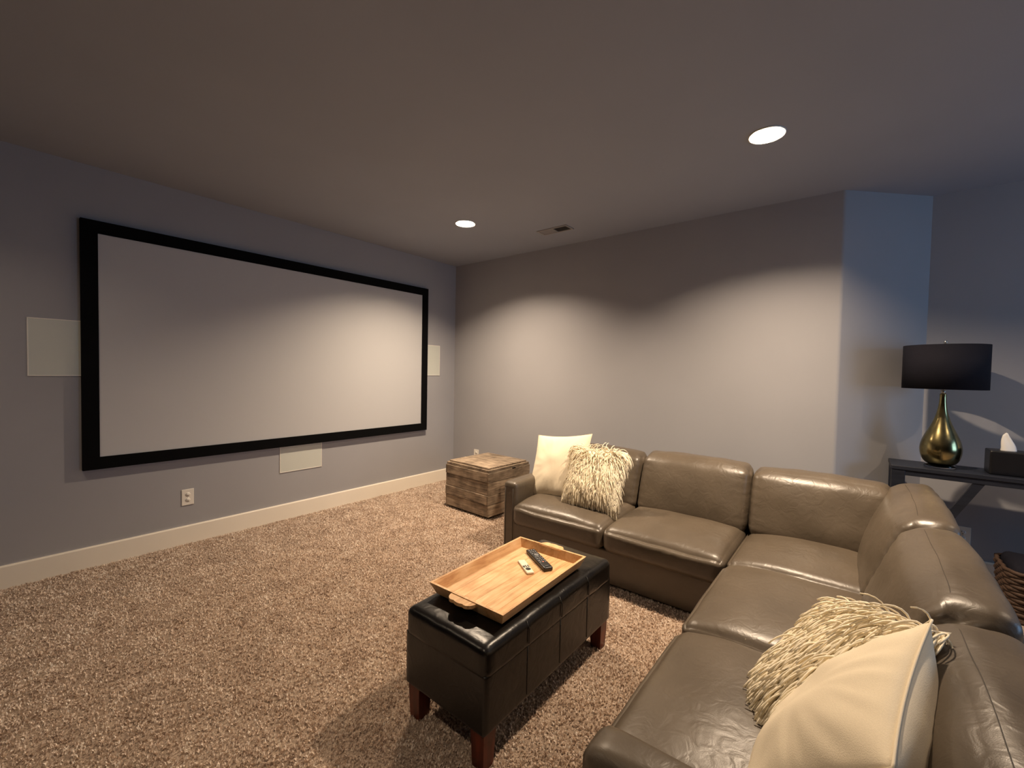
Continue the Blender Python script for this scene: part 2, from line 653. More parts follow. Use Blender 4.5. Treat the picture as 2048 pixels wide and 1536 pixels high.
def baseboard(name, p0, p1, side):
    """profile with a bevelled top, from p0 to p1, room on the given side"""
    p0, p1 = Vector((*p0, 0)), Vector((*p1, 0))
    d = (p1 - p0).normalized()
    nrm = Vector((-d.y, d.x, 0)) * side
    prof = [(0, 0), (0.016, 0), (0.016, 0.138), (0.012, 0.146), (0, 0.146)]
    vs, fs = [], []
    for p in (p0, p1):
        for a, z in prof:
            q = p + nrm * a
            vs.append((q.x, q.y, z))
    for k in range(5):
        j = (k + 1) % 5
        fs.append((k, j, 5 + j, 5 + k))
    fs += [(4, 3, 2, 1, 0), (5, 6, 7, 8, 9)]
    o = mesh_obj(name, vs, fs, 'trim')
    bm = bmesh.new(); bm.from_mesh(o.data); bmesh.ops.recalc_face_normals(bm, faces=bm.faces)
    bm.to_mesh(o.data); bm.free()
    return struct(o)


baseboard('baseboard_screen', (XL, 0), (0, 0), -1)
baseboard('baseboard_right', (0, -0.016), (0, YC + 0.005), -1)
baseboard('baseboard_angled', (0.004, YC - 0.006), (XA, YD), -1)
baseboard('baseboard_alcove', (XA, YD - 0.01), (XA, YB), -1)

# ================================================================== CARPET PILE
def carpet_pile():
    g = np.random.default_rng(21)
    x0, x1, y0, y1 = -5.4, -0.02, -4.9, -0.02
    n = int((x1 - x0) * (y1 - y0) * 7400)
    p = np.stack([g.uniform(x0, x1, n), g.uniform(y0, y1, n)], 1)
    keep = ~((p[:, 0] > -1.28) & (p[:, 1] < -2.0)) & ~((p[:, 0] > -2.95) & (p[:, 1] < -3.62) & (p[:, 1] > -4.4))
    keep &= ~((np.abs(p[:, 0] + 0.585) < 0.26) & (np.abs(p[:, 1] + 1.135) < 0.26))
    p = p[keep]
    n = len(p)
    B = 3
    base = np.repeat(p, B, axis=0) + g.normal(0, 0.0022, (n * B, 2))
    m = n * B
    az = g.uniform(0, 2 * PI, m)                     # blade facing
    le = g.uniform(0, 2 * PI, m)                     # lean direction
    ln = g.uniform(0.15, 0.85, m)                    # lean amount
    h = g.uniform(0.008, 0.0125, m)
    w = g.uniform(0.0017, 0.0028, m)
    wx, wy = np.cos(az) * w, np.sin(az) * w
    lx, ly_ = np.cos(le) * ln, np.sin(le) * ln
    V = np.zeros((m, 5, 3))
    V[:, 0] = np.stack([base[:, 0] - wx, base[:, 1] - wy, np.full(m, -0.001)], 1)
    V[:, 1] = np.stack([base[:, 0] + wx, base[:, 1] + wy, np.full(m, -0.001)], 1)
    mx, my = base[:, 0] + lx * h * 0.35, base[:, 1] + ly_ * h * 0.35
    V[:, 2] = np.stack([mx + wx * 1.15, my + wy * 1.15, h * 0.62], 1)
    V[:, 3] = np.stack([mx - wx * 1.15, my - wy * 1.15, h * 0.62], 1)
    V[:, 4] = np.stack([base[:, 0] + lx * h * 1.05, base[:, 1] + ly_ * h * 1.05, h], 1)
    i0 = np.arange(m)[:, None] * 5
    quads = (i0 + np.array([[0, 1, 2, 3]]))
    tris = (i0 + np.array([[3, 2, 4]]))
    loops = np.concatenate([quads, tris], 1).ravel().astype(np.int32)      # 4 + 3 per blade
    starts = (np.arange(m)[:, None] * 7 + np.array([[0, 4]])).ravel().astype(np.int32)
    me = bpy.data.meshes.new('carpet_pile')
    me.vertices.add(m * 5)
    me.vertices.foreach_set('co', V.ravel().astype(np.float32))
    me.loops.add(len(loops))
    me.loops.foreach_set('vertex_index', loops)
    me.polygons.add(len(starts))
    me.polygons.foreach_set('loop_start', starts)
    me.update(calc_edges=True)
    me.validate()
    me.materials.append(M['pile'])
    o = bpy.data.objects.new('carpet_pile', me)
    COL.objects.link(o)
    return tag(o, 'short tan speckled carpet pile covering the open floor', 'carpet', kind='stuff')


carpet_pile()

# ================================================================== RECESSED LIGHTS
def ceiling_light(x, y, share, label):
    t = thing('ceiling_light', label, 'ceiling light', (x, y, H), group='recessed ceiling lights')
    # trim ring, a thin flange under the ceiling
    lathe('trim_ring', [(0.0765, 0.003), (0.0875, -0.0065), (0.0895, -0.0072), (0.0915, -0.006), (0.092, 0.0005), (0.0805, 0.0005)],
          'baffle', t, 56, closed=True)
    # stepped white baffle going up into the can
    lathe('baffle', [(0.0762, 0.002), (0.0735, 0.02), (0.0715, 0.021), (0.068, 0.045), (0.066, 0.046), (0.064, 0.09), (0.0645, 0.12), (0.0795, 0.12), (0.0792, 0.003)],
          'baffle', t, 56, closed=True)
    ln = lathe('lens', [(0.0, 0.075), (0.03, 0.0745), (0.055, 0.077), (0.063, 0.082), (0.063, 0.09), (0.0, 0.09)], 'lens', t, 48)
    ld = bpy.data.lights.new('downlight', 'AREA')
    ld.shape = 'DISK'
    ld.size = 0.122
    ld.color = WARM
    ld.energy = LAMP_W * share
    lo = bpy.data.objects.new('downlight', ld)
    COL.objects.link(lo)
    lo.parent = t
    lo.location = (0, 0, 0.060)
    return t


for l in LIGHTS:
    ceiling_light(*l)

# ================================================================== CEILING VENT
vt = thing('ceiling_vent', 'long grey ceiling air vent with two banks of slats near the corner', 'vent', (-0.47, -1.82, H))
L2, W2 = 0.165, 0.07
bm = bmesh.new()
for lo, hi in (((-W2, -L2, -0.008), (-W2 + 0.018, L2, 0)), ((W2 - 0.018, -L2, -0.008), (W2, L2, 0)),
               ((-W2 + 0.018, -L2, -0.008), (W2 - 0.018, -L2 + 0.02, 0)), ((-W2 + 0.018, L2 - 0.02, -0.008), (W2 - 0.018, L2, 0)),
               ((-W2 + 0.018, -0.008, -0.008), (W2 - 0.018, 0.008, 0))):
    bm_box(bm, lo, hi, 0.002, 1)
bm_obj('vent_frame', bm, 'vent', vt)
box('duct', (-W2 + 0.018, -L2 + 0.02, -0.0015), (W2 - 0.018, L2 - 0.02, -0.0005), 'vent_dark', vt)
for bank, (y0, y1, ang) in enumerate(((0.014, L2 - 0.024, 1), (-L2 + 0.024, -0.014, -1))):
    ns = 9
    for k in range(ns):
        y = y0 + (y1 - y0) * (k + 0.5) / ns
        dy = 0.0055 * ang
        vs = [(-W2 + 0.018, y - dy, -0.0015), (W2 - 0.018, y - dy, -0.0015), (W2 - 0.018, y + dy, -0.0075), (-W2 + 0.018, y + dy, -0.0075)]
        vs += [(a, b + 0.0012, c) for a, b, c in vs]
        mesh_obj('slat', vs, [(0, 1, 2, 3), (7, 6, 5, 4), (0, 4, 5, 1), (1, 5, 6, 2), (2, 6, 7, 3), (3, 7, 4, 0)], 'vent', vt)

# ================================================================== PROJECTOR SCREEN
ps = thing('projector_screen', 'large blank white projection screen in a wide black frame', 'screen', (-1.966, 0, 0.68))
ox = -1.966; oz = 0.68
X0, X1, Z0, Z1 = -3.446 - ox, -0.486 - ox, 0, 1.69
bw = 0.0845
dF, dB = -0.043, 0.0


def rail(poly):
    """mitred frame rail from its 4 outline corners in x,z; front edge slightly bevelled"""
    vs = [(x, dF, z) for x, z in poly] + [(x, dB, z) for x, z in poly]
    fs = [(0, 1, 2, 3), (7, 6, 5, 4)] + [(i, (i + 4), (i + 1) % 4 + 4, (i + 1) % 4) for i in range(4)]
    o = mesh_obj('frame_rail', vs, fs, 'velvet', ps)
    bm = bmesh.new(); bm.from_mesh(o.data); bmesh.ops.recalc_face_normals(bm, faces=bm.faces)
    bm.to_mesh(o.data); bm.free()


rail([(X0, Z1), (X1, Z1), (X1 - bw, Z1 - bw), (X0 + bw, Z1 - bw)])
rail([(X0, Z0), (X0 + bw, Z0 + bw), (X1 - bw, Z0 + bw), (X1, Z0)])
rail([(X0, Z0), (X0, Z1), (X0 + bw, Z1 - bw), (X0 + bw, Z0 + bw)])
rail([(X1, Z0), (X1 - bw, Z0 + bw), (X1 - bw, Z1 - bw), (X1, Z1)])
box('screen_surface', (X0 + bw - 0.01, -0.034, Z0 + bw - 0.01), (X1 - bw + 0.01, -0.030, Z1 - bw + 0.01), 'screen', ps)

# ================================================================== IN-WALL SPEAKERS
def speaker(label, x0, x1, z0, z1):
    t = thing('wall_speaker', label, 'speaker', ((x0 + x1) / 2, 0, z0), group='in-wall speakers around the screen')
    w, h = (x1 - x0) / 2, z1 - z0
    bm = bmesh.new()
    bm_box(bm, (-w, -0.006, 0), (-w + 0.006, 0, h), 0.001, 1); bm_box(bm, (w - 0.006, -0.006, 0), (w, 0, h), 0.001, 1)
    bm_box(bm, (-w + 0.006, -0.006, 0), (w - 0.006, 0, 0.006), 0.001, 1); bm_box(bm, (-w + 0.006, -0.006, h - 0.006), (w - 0.006, 0, h), 0.001, 1)
    bm_obj('bezel', bm, 'plastic', t)
    box('grille', (-w + 0.006, -0.005, 0.006), (w - 0.006, -0.001, h - 0.006), 'grille', t)


speaker('pale in-wall speaker grille jutting out left of the black screen frame', -3.686, -3.40, 1.319, 1.690)
speaker('narrow pale in-wall speaker grille between the screen and the room corner', -0.545, -0.259, 1.335, 1.706)
speaker('pale in-wall speaker grille under the bottom edge of the screen', -2.166, -1.771, 0.437, 0.70)


# ================================================================== OUTLETS
def outlet(label, loc, rotz, w=0.08, h=0.126):
    t = thing('wall_outlet', label, 'outlet', loc, (0, 0, rotz), 'white wall outlets')
    box('plate', (-w / 2, -0.006, 0), (w / 2, 0, h), 'plastic', t, 0.003, 2)
    for zc in (0.33, 0.67):
        b = lathe('socket', [(0.0, 0), (0.0165, 0), (0.0165, 0.0025), (0.0, 0.0025)], 'plastic', t, 24)
        b.rotation_euler = (math.radians(90), 0, 0)
        b.location = (0, -0.005, h * zc)
        bm = bmesh.new()
        bm_box(bm, (-0.0075, 0.002, 0.0024), (-0.0055, 0.010, 0.0029)); bm_box(bm, (0.0055, 0.002, 0.0024), (0.0075, 0.009, 0.0029))
        bm_box(bm, (-0.0025, -0.011, 0.0024), (0.0025, -0.006, 0.0029))
        bm_obj('slots', bm, 'slot', b)
    s = lathe('screw', [(0, 0), (0.003, 0), (0.003, 0.001), (0, 0.001)], 'nickel', t, 12)
    s.rotation_euler = (math.radians(90), 0, 0)
    s.location = (0, -0.0058, h / 2)


outlet('white wall outlet below the left half of the screen', (-2.856, 0, 0.306), 0)
outlet('small white wall outlet peeking up behind the wooden trunk', (0, -0.415, 0.30), -PI / 2)
outlet('dim wall outlet under the dark console table', (XA, -4.70, 0.238), -PI / 2)

# ================================================================== STORAGE TRUNK
tr = thing('wooden_trunk', 'weathered brown plank storage cube in the room corner', 'trunk', (-0.585, -1.135, 0), (0, 0, math.radians(-2.5)))
hs = 0.305
zb, zt = 0.028, 0.445
box('core', (-hs + 0.016, -hs + 0.016, zb + 0.004), (hs - 0.016, hs - 0.016, zt - 0.004), 'trunk', tr)
rows = [0.0, 0.27, 0.49, 0.78, 1.0]
for r in range(4):
    z0 = zb + (zt - zb) * rows[r] + 0.0015
    z1 = zb + (zt - zb) * rows[r + 1] - 0.0015
    jit = (0.0, 0.003, -0.001, 0.002)[r]
    for sgn in (-1, 1):
        box('plank', (-hs - jit, min(sgn * hs, sgn * (hs - 0.016)), z0), (hs + jit, max(sgn * (hs + jit), sgn * (hs - 0.016)), z1), 'trunk', tr, 0.003, 2)
        box('plank', (min(sgn * (hs + jit), sgn * (hs - 0.016)), -hs + 0.017, z0), (max(sgn * (hs + jit), sgn * (hs - 0.016)), hs - 0.017, z1), 'trunk_v', tr, 0.003, 2)
lid = box('lid', (-hs + 0.006, -hs + 0.006, zt), (hs - 0.006, hs - 0.006, zt + 0.026), 'trunk', tr, 0.003, 2)
for k in range(5):
    w = (2 * hs - 0.05) / 5
    x0 = -hs + 0.025 + k * w
    box('lid_plank', (x0 + 0.0008, -hs + 0.025, zt + 0.026), (x0 + w - 0.0008, hs - 0.025, zt + 0.043), 'trunk_v', lid, 0.002, 2)
box('hook', (0.03, -hs - 0.008, zt - 0.004), (0.075, -hs + 0.002, zt + 0.008), 'iron', tr, 0.003, 2)
for sx in (-1, 1):
    for sy in (-1, 1):
        box('foot', (sx * 0.23 - 0.035, sy * 0.23 - 0.035, 0), (sx * 0.23 + 0.035, sy * 0.23 + 0.035, zb + 0.002), 'iron', tr, 0.004, 1)

# ================================================================== SECTIONAL SOFA
SO = Vector((-1.2, -3.6, 0))
sofa = thing('sectional_sofa', 'taupe leather L-shaped sectional sofa filling the right corner', 'sofa', SO)


def sofa_part(name, P, fs, mat='leather', parent=None):
    P = np.asarray(P) - np.array(SO)
    return mesh_obj(name, P, fs, mat, parent or sofa, True)


def seat_cushion(lo, hi, front, seed, crown=0.03, folds=None):
    """front: 'x' -> front edge faces -x, 'y' -> front edge faces +y"""
    lo, hi = np.array(lo), np.array(hi)
    half = (hi - lo) / 2
    c = (hi + lo) / 2
    P, U, fs = rbox(half, np.array([0.055, 0.055, 0.055]), 26)
    u, v, w = U[:, 0], U[:, 1], U[:, 2]
    top = np.clip(w, 0, 1)
    dome = (1 - np.abs(u) ** 2.4) * (1 - np.abs(v) ** 2.4)
    P[:, 2] += top * crown * dome
    # sides bulge out a little
    P[:, 0] += np.sign(u) * 0.010 * (np.abs(u) > 0.98) * (1 - v ** 2) * (1 - w ** 2)
    P[:, 1] += np.sign(v) * 0.004 * (np.abs(v) > 0.98) * (1 - u ** 2) * (1 - w ** 2)
    # waterfall front: the top slopes down to the front edge
    fr = (-u if front == 'x' else v)
    P[:, 2] -= top * 0.028 * np.clip((fr - 0.25) / 0.75, 0, 1) ** 2
    # soft dents and stretch wrinkles along the front edge
    W = P + c
    n1 = nz(W, 6, seed)
    P[:, 2] += top * 0.006 * n1
    lat = (W[:, 1] if front == 'x' else W[:, 0])
    edge = np.clip((fr - 0.55) / 0.45, 0, 1)
    wr = np.array([noise.noise(Vector((a * 42 + seed, b * 6, 0.3))) for a, b in zip(lat, fr)])
    P[:, 2] += top * edge * 0.0025 * wr
    k = 0 if front == 'x' else 1
    sg = -1 if front == 'x' else 1
    if folds:
        f0, f1, amp = folds
        tt = np.clip((lat - f0) / (f1 - f0), 0, 1)
        win = np.sin(PI * tt) * (np.abs(U[:, k]) > 0.9) * (1 - w ** 2)
        P[:, k] += sg * amp * win * np.sin((lat - 0.35 * w * 0.2) * 95)
    return sofa_part('seat_cushion', P + c, fs)


SZ0, SZ1 = 0.235, 0.418
XF = -1.355          # seat front line of the wall-side run
YF = -3.545          # seat front line of the near run
seat_cushion((XF, -2.808, SZ0), (-0.70, -2.062, SZ1), 'x', 1.0)
seat_cushion((XF, -3.545, SZ0), (-0.70, -2.812, SZ1), 'x', 2.3, folds=(-3.42, -2.98, 0.006))
seat_cushion((XF + 0.02, -4.22, SZ0), (-0.62, -3.549, SZ1), 'y', 3.1, crown=0.028)
seat_cushion((-2.108, -4.22, SZ0), (XF + 0.016, YF, SZ1 + 0.002), 'y', 4.7, crown=0.034)
seat_cushion((-2.845, -4.22, SZ0), (-2.112, YF, SZ1 + 0.002), 'y', 5.9, crown=0.030)

# plinth under the cushions
bm = bmesh.new()
bm_box(bm, (-1.295, -4.46, 0.015), (-0.42, -2.04, SZ0 + 0.004), 0.012, 3)
bm_box(bm, (-2.86, -4.46, 0.015), (-1.296, -3.60, SZ0 + 0.004), 0.012, 3)
bmesh.ops.translate(bm, vec=-SO, verts=bm.verts)
bm_obj('base', bm, 'leather', sofa, False)


def arm(lo, hi, dome_axis, seam_face, rad=0.03, dome=0.010):
    lo, hi = np.array(lo), np.array(hi)
    P, U, fs = rbox((hi - lo) / 2, np.array([rad] * 3), 16)
    c = (hi + lo) / 2
    P[:, 2] += dome * np.clip(U[:, 2], 0, 1) * (1 - U[:, 0] ** 2) * (1 - U[:, 1] ** 2)
    P[:, 2] += 0.002 * nz(P + c, 9, 4.0)
    return sofa_part('arm', P + c, fs)


a1 = arm((-1.30, -2.062, 0.012), (-0.43, -1.935, 0.545), 1, 'x')
a2 = arm((-2.985, -4.44, 0.012), (-2.835, -3.575, 0.497), 0, 'y', 0.05, 0.022)


def seam(pts, parent=None, r=0.0022, mat='leather_seam'):
    return tube('seam', [Vector(p) - SO for p in pts], r, mat, parent or sofa, 5)


# welt lines around the arm fronts
seam([(-1.3008, -2.035, 0.03), (-1.3008, -2.035, 0.50)], a1)
seam([(-1.3008, -1.962, 0.03), (-1.3008, -1.962, 0.50)], a1)
seam([(-2.9855, -3.60, 0.445), (-2.9855, -4.40, 0.445)], a2)
seam([(-2.935, -3.5745, 0.03), (-2.935, -3.5745, 0.44)], a2)

# back frames behind the cushions
for lo, hi in (((-0.50, -4.46, 0.20), (-0.405, -1.90, 0.70)), ((-2.95, -4.475, 0.20), (-0.405, -4.39, 0.70))):
    P, U, fs = rbox((np.array(hi) - np.array(lo)) / 2, np.array([0.035] * 3), 14)
    P += (np.array(hi) + np.array(lo)) / 2
    sofa_part('back_frame', P, fs)


def back_cushion(run, a0, a1_, seed, zt=0.80, thick=0.19, roll=0.0, extra=0.0, seamline=True, z0=0.372):
    """run 'A' faces -x and spans y a0..a1 ; run 'B' faces +y and spans x a0..a1"""
    w = (a1_ - a0) / 2
    hgt = zt - z0
    P, U, fs = rbox((w, thick / 2, hgt / 2), np.array([0.045, 0.075, 0.065]), 26)
    u, t, h = U[:, 0], U[:, 1], U[:, 2]
    front = np.clip(t, 0, 1)
    belly = (1 - np.abs(u) ** 3) * (1 - np.abs(h) ** 2.2)
    P[:, 1] += (front * 0.035 - np.clip(-t, 0, 1) * 0.01) * belly
    P[:, 2] += np.clip(h, 0, 1) * 0.016 * (1 - np.abs(u) ** 2.5)
    # corners pulled in
    P[:, 0] *= 1 + 0.012 * (1 - h ** 2) - 0.012 * np.abs(h) ** 3
    q = P.copy(); q[:, 0] += seed * 3
    P[:, 1] += front * 0.006 * nz(q, 7, seed)
    P[:, 2] += np.clip(h, 0, 1) * 0.006 * nz(q, 9, seed + 1)
    # pinched gathers at the ends
    gath = np.clip((np.abs(u) - 0.72) / 0.28, 0, 1)
    P[:, 1] += front * gath * 0.004 * np.sin(P[:, 2] * 120 + 3 * nz(q, 5, seed))
    # the welt is drawn in at both ends of the cushion
    pin = np.exp(-(((np.abs(u) - 1) / 0.10) ** 2 + ((t - 0.45) / 0.4) ** 2 + ((h - 1) / 0.3) ** 2))
    P[:, 2] -= 0.022 * pin
    P[:, 1] -= 0.010 * pin
    # tilt back
    tilt = math.radians(19)
    zz = P[:, 2] + hgt / 2
    yy = P[:, 1] - math.tan(tilt) * zz * 1.0
    z = z0 + zz
    lat = P[:, 0] + (a0 + a1_) / 2
    if run == 'A':
        W = np.stack([-0.735 - yy - extra, lat, z], 1)
    else:
        W = np.stack([lat, -4.205 + yy + extra, z], 1)
    o = sofa_part('back_cushion', W, fs)
    if seamline:
        # welt along the top front edge, following the cushion surface
        pts = []
        for s in np.linspace(-0.9, 0.9, 25):
            d = np.abs(u - s) * 1.0 + np.abs(t - 0.55) * 0.8 + np.abs(h - 1.0) * 2.0
            i = int(np.argmin(d))
            pts.append(W[i])
        pts = np.array(pts)
        k = 1 if run == 'A' else 0
        pts[:, k] = (a0 + a1_) / 2 + np.linspace(-0.9, 0.9, 25) * w
        ker = np.array([1, 2, 1]) / 4
        for _ in range(3):
            for ax in (0, 1, 2):
                if ax != k: pts[1:-1, ax] = np.convolve(pts[:, ax], ker, 'valid')
        seam([Vector(p) + Vector((0, 0, 0.0005)) for p in pts], o, 0.0011)
    return o


back_cushion('A', -2.808, -2.06, 11, zt=0.785, seamline=False)
back_cushion('A', -3.552, -2.812, 12, zt=0.80, seamline=False)
back_cushion('A', -4.27, -3.556, 13, zt=0.79, seamline=False)
back_cushion('B', -1.42, -0.52, 14, zt=0.812)
back_cushion('B', -2.27, -1.425, 15, zt=0.805)
back_cushion('B', -2.96, -2.274, 16, zt=0.785)

# ================================================================== PILLOWS
def pillow_mesh(name, size, thick, seed, mat, parent, wr=0.010, ear=0.02, rear=None):
    n = 44
    g = np.linspace(-1, 1, n + 1)
    h = size / 2
    vs, fs = [], []
    idx = {}
    for side in (1, -1):
        for i in range(n + 1):
            for j in range(n + 1):
                u, v = g[i], g[j]
                border = i in (0, n) or j in (0, n)
                if border and side == -1:
                    continue
                prof = ((1 - abs(u) ** 2.3) * (1 - abs(v) ** 2.3))
                z = (thick if side > 0 else rear or thick) / 2 * max(prof, 0) ** 0.62
                # edges bow inward between pointed corners
                x = u * h * (1 - 0.055 * (1 - v * v) * abs(u) ** 2) + ear * 0.3 * u ** 3 * v ** 2
                y = v * h * (1 - 0.055 * (1 - u * u) * abs(v) ** 2) + ear * 0.3 * v ** 3 * u ** 2
                e = max(abs(u), abs(v))
                wv = noise.noise(Vector((u * 2.2 + seed, v * 2.2, side * 1.7 + seed)))
                fold = noise.noise(Vector((math.atan2(v, u) * 5.5, e * 1.2 + seed, side)))
                z += (wr * 1.2 * wv * prof + wr * 1.5 * fold * e ** 3 * (1 - e) * 3.0)
                idx[(side, i, j)] = len(vs)
                if border: idx[(-1, i, j)] = len(vs)
                vs.append((x, y, side * z))
    for side in (1, -1):
        for i in range(n):
            for j in range(n):
                q = [idx[(side, i, j)], idx[(side, i + 1, j)], idx[(side, i + 1, j + 1)], idx[(side, i, j + 1)]]
                fs.append(q if side > 0 else q[::-1])
    o = mesh_obj(name, vs, fs, mat, parent, True)
    ring = [idx[(1, i, 0)] for i in range(n)] + [idx[(1, n, j)] for j in range(n)] + [idx[(1, n - i, n)] for i in range(n)] + [idx[(1, 0, n - j)] for j in range(n + 1)]
    return o, [vs[k] for k in ring]


def frame_from(center, normal, upv):
    n = Vector(normal).normalized()
    u = Vector(upv)
    y = (u - n * u.dot(n)).normalized()
    x = y.cross(n)
    mm = Matrix((x, y, n)).transposed().to_4x4()
    mm.translation = Vector(center)
    return mm


def cotton_pillow(label, mw, size, thick, seed, rear=None):
    t = thing('throw_pillow', label, 'pillow')
    t.matrix_world = mw
    o, ring = pillow_mesh('cover', size, thick, seed, 'cream', t, rear=rear)
    tube('piping', ring, 0.0028, 'cream', o, 6)
    return t


def shag_pillow(label, mw, size, thick, seed, count, grav):
    t = thing('shag_pillow', label, 'pillow')
    t.matrix_world = mw
    o, ring = pillow_mesh('cover', size, thick, seed, 'shag', t)
    R = random.Random(seed)
    h = size / 2
    inv = mw.to_3x3().inverted()
    g = (inv @ Vector(grav)).normalized()
    vs, fs = [], []
    for k in range(count):
        if k % 9 == 0:                                     # fringe along the edges
            s = R.uniform(-1, 1)
            u, v = R.choice(((s, 1), (s, -1), (1, s), (-1, s)))
        else:
            u, v = R.uniform(-1, 1), R.uniform(-1, 1)
        side = 1 if R.random() < 0.86 else -1
        prof = max((1 - abs(u) ** 2.3) * (1 - abs(v) ** 2.3), 0)
        z = side * thick / 2 * prof ** 0.62
        root = Vector((u * h * (1 - 0.055 * (1 - v * v)), v * h * (1 - 0.055 * (1 - u * u)), z))
        nrm = Vector((u ** 3 * 0.9, v ** 3 * 0.9, side * (0.35 + prof))).normalized()
        ln = R.uniform(0.065, 0.105)
        tang = (g - nrm * g.dot(nrm))
        rnd = Vector((R.gauss(0, 1), R.gauss(0, 1), 0)) * 0.30
        d = (tang + nrm * R.uniform(0.28, 0.62) + rnd).normalized()
        p = root.copy()
        pts = [p.copy()]
        ns = 6
        for q in range(ns):
            d = (d + g * 0.28 - nrm * 0.10 * (q > 1) + Vector((R.gauss(0, 1), R.gauss(0, 1), R.gauss(0, 1))) * 0.045).normalized()
            p = p + d * (ln / ns)
            # stay outside the pillow body
            uu, vv = p.x / h, p.y / h
            if abs(uu) < 1 and abs(vv) < 1:
                zz = thick / 2 * ((1 - abs(uu) ** 2.3) * (1 - abs(vv) ** 2.3)) ** 0.62 + 0.003
                if side > 0 and p.z < zz: p.z = zz
                if side < 0 and p.z > -zz: p.z = -zz
            pts.append(p.copy())
        a, f = tube_data(pts, R.uniform(0.0021, 0.0031), 4)
        b0 = len(vs)
        vs += a
        fs += [tuple(i + b0 for i in q) for q in f]
    s = mesh_obj('yarn_strands', vs, fs, 'shag', t, True)
    s['kind'] = 'stuff'
    return t


cotton_pillow('plain cream square pillow against the far sofa arm, behind the shaggy one',
              frame_from((-0.955, -2.225, 0.648), (-0.90, 0.10, 0.42), (0, 0.13, 1)), 0.525, 0.15, 3)
shag_pillow('cream shaggy pillow on the far seat, leaning on the plain cream one',
            frame_from((-1.065, -2.60, 0.640), (-0.90, -0.04, 0.44), (0, 0.0, 1)), 0.425, 0.11, 5, 1700, (0, -0.06, -1))
shag_pillow('cream shaggy pillow on the near seat, half hidden by the plain one in front',
            frame_from((-2.405, -4.045, 0.590), (-0.12, 0.70, 0.71), (0.60, -0.52, 0.61)), 0.44, 0.12, 8, 2300, (-0.45, 0.55, -0.70))
cotton_pillow('large plain cream pillow at the bottom right, nearest the viewer',
              frame_from((-2.676, -4.058, 0.616), (0.071, 0.816, 0.574), (-0.222, -0.548, 0.807)), 0.47, 0.15, 9, 0.29)

# ================================================================== STORAGE OTTOMAN
OT = Vector((-2.333, -2.908, 0))
ot = thing('storage_ottoman', 'black leather storage ottoman on short reddish wooden legs', 'ottoman', OT)
ol, ow = 0.482, 0.22
P, U, fs = rbox((ol - 0.004, ow - 0.004, 0.108), np.array([0.008] * 3), 18)
P[:, 2] += 0.250
obody = mesh_obj('body', P, fs, 'black_leather', ot, True)
P, U, fs = rbox((ol - 0.001, ow - 0.001, 0.060), np.array([0.030, 0.030, 0.030]), 30)
P[:, 2] += 0.393
topm = np.clip(U[:, 2], 0, 1)
P[:, 2] += topm * 0.010 * (1 - np.abs(U[:, 0]) ** 3) * (1 - np.abs(U[:, 1]) ** 3)
for sx in (-0.235, 0.0, 0.235):
    P[:, 2] -= topm * 0.004 * np.exp(-((P[:, 0] - sx) / 0.012) ** 2)
P += 0.0015 * np.stack([nz(P, 14, 1), nz(P, 14, 5), nz(P, 14, 9)], 1)
olid = mesh_obj('lid', P, fs, 'black_leather', ot, True)
for sx in (-0.235, 0.0, 0.235):
    for sy in (-1, 1):
        tube('seam', [(sx, sy * (ow - 0.0035), 0.16), (sx, sy * (ow - 0.0035), 0.355)], 0.002, 'black_seam', obody, 5)
        tube('seam', [(sx, sy * (ow + 0.003), 0.362), (sx, sy * (ow + 0.0025), 0.42), (sx, sy * (ow - 0.012), 0.446)], 0.002, 'black_seam', olid, 5)
for sx in (-1, 1):
    for sy in (-1, 1):
        cx, cy = sx * (ol - 0.046), sy * (ow - 0.046)
        vs = []
        for z, w in ((0.0, 0.025), (0.004, 0.027), (0.150, 0.033)):
            ccx, ccy = cx, cy
            vs += [(ccx - w, ccy - w, z), (ccx + w, ccy - w, z), (ccx + w, ccy + w, z), (ccx - w, ccy + w, z)]
        fs = [(3, 2, 1, 0), (8, 9, 10, 11)]
        for L in (0, 4):
            for k in range(4):
                fs.append((L + k, L + (k + 1) % 4, L + 4 + (k + 1) % 4, L + 4 + k))
        mesh_obj('leg', vs, fs, 'cherry', ot)

# ================================================================== TRAY
TZ = 0.4638
ty = thing('serving_tray', 'light wooden serving tray with scalloped handles on the ottoman', 'tray', (-2.372, -2.893, TZ), (0, 0, math.radians(1.6)))
tl_, tw_ = 0.303, 0.176      # half sizes at the bottom
fl, th, tk = 0.022, 0.050, 0.011
nb = 6
for k in range(nb):
    y0 = -tw_ + 2 * tw_ * k / nb
    box('board', (-tl_, y0 + 0.0004, 0), (tl_, y0 + 2 * tw_ / nb - 0.0004, 0.010), 'tray', ty, 0.0008, 1)


def wall_piece(name, p_out0, p_out1, inward, mat, axis_mat='tray'):
    """flared side: bottom edge p_out0-p_out1, leaning outwards"""
    a, b = Vector(p_out0), Vector(p_out1)
    n = -Vector(inward)
    d = (b - a).normalized()
    out = []
    for z, e in ((0.0, 0.0), (th, fl)):
        for p, s in ((a, -1), (b, 1)):
            out.append(p + n * e + d * s * e + Vector((0, 0, z)))
    inn = [p - n * tk - d * s * tk for p, s in zip(out, (-1, 1, -1, 1))]
    vs = out + inn
    fs = [(0, 1, 3, 2), (4, 6, 7, 5), (2, 3, 7, 6), (0, 4, 5, 1), (0, 2, 6, 4), (1, 5, 7, 3)]
    o = mesh_obj(name, vs, fs, mat, ty)
    bm = bmesh.new(); bm.from_mesh(o.data); bmesh.ops.recalc_face_normals(bm, faces=bm.faces)
    bm.to_mesh(o.data); bm.free()
    return o


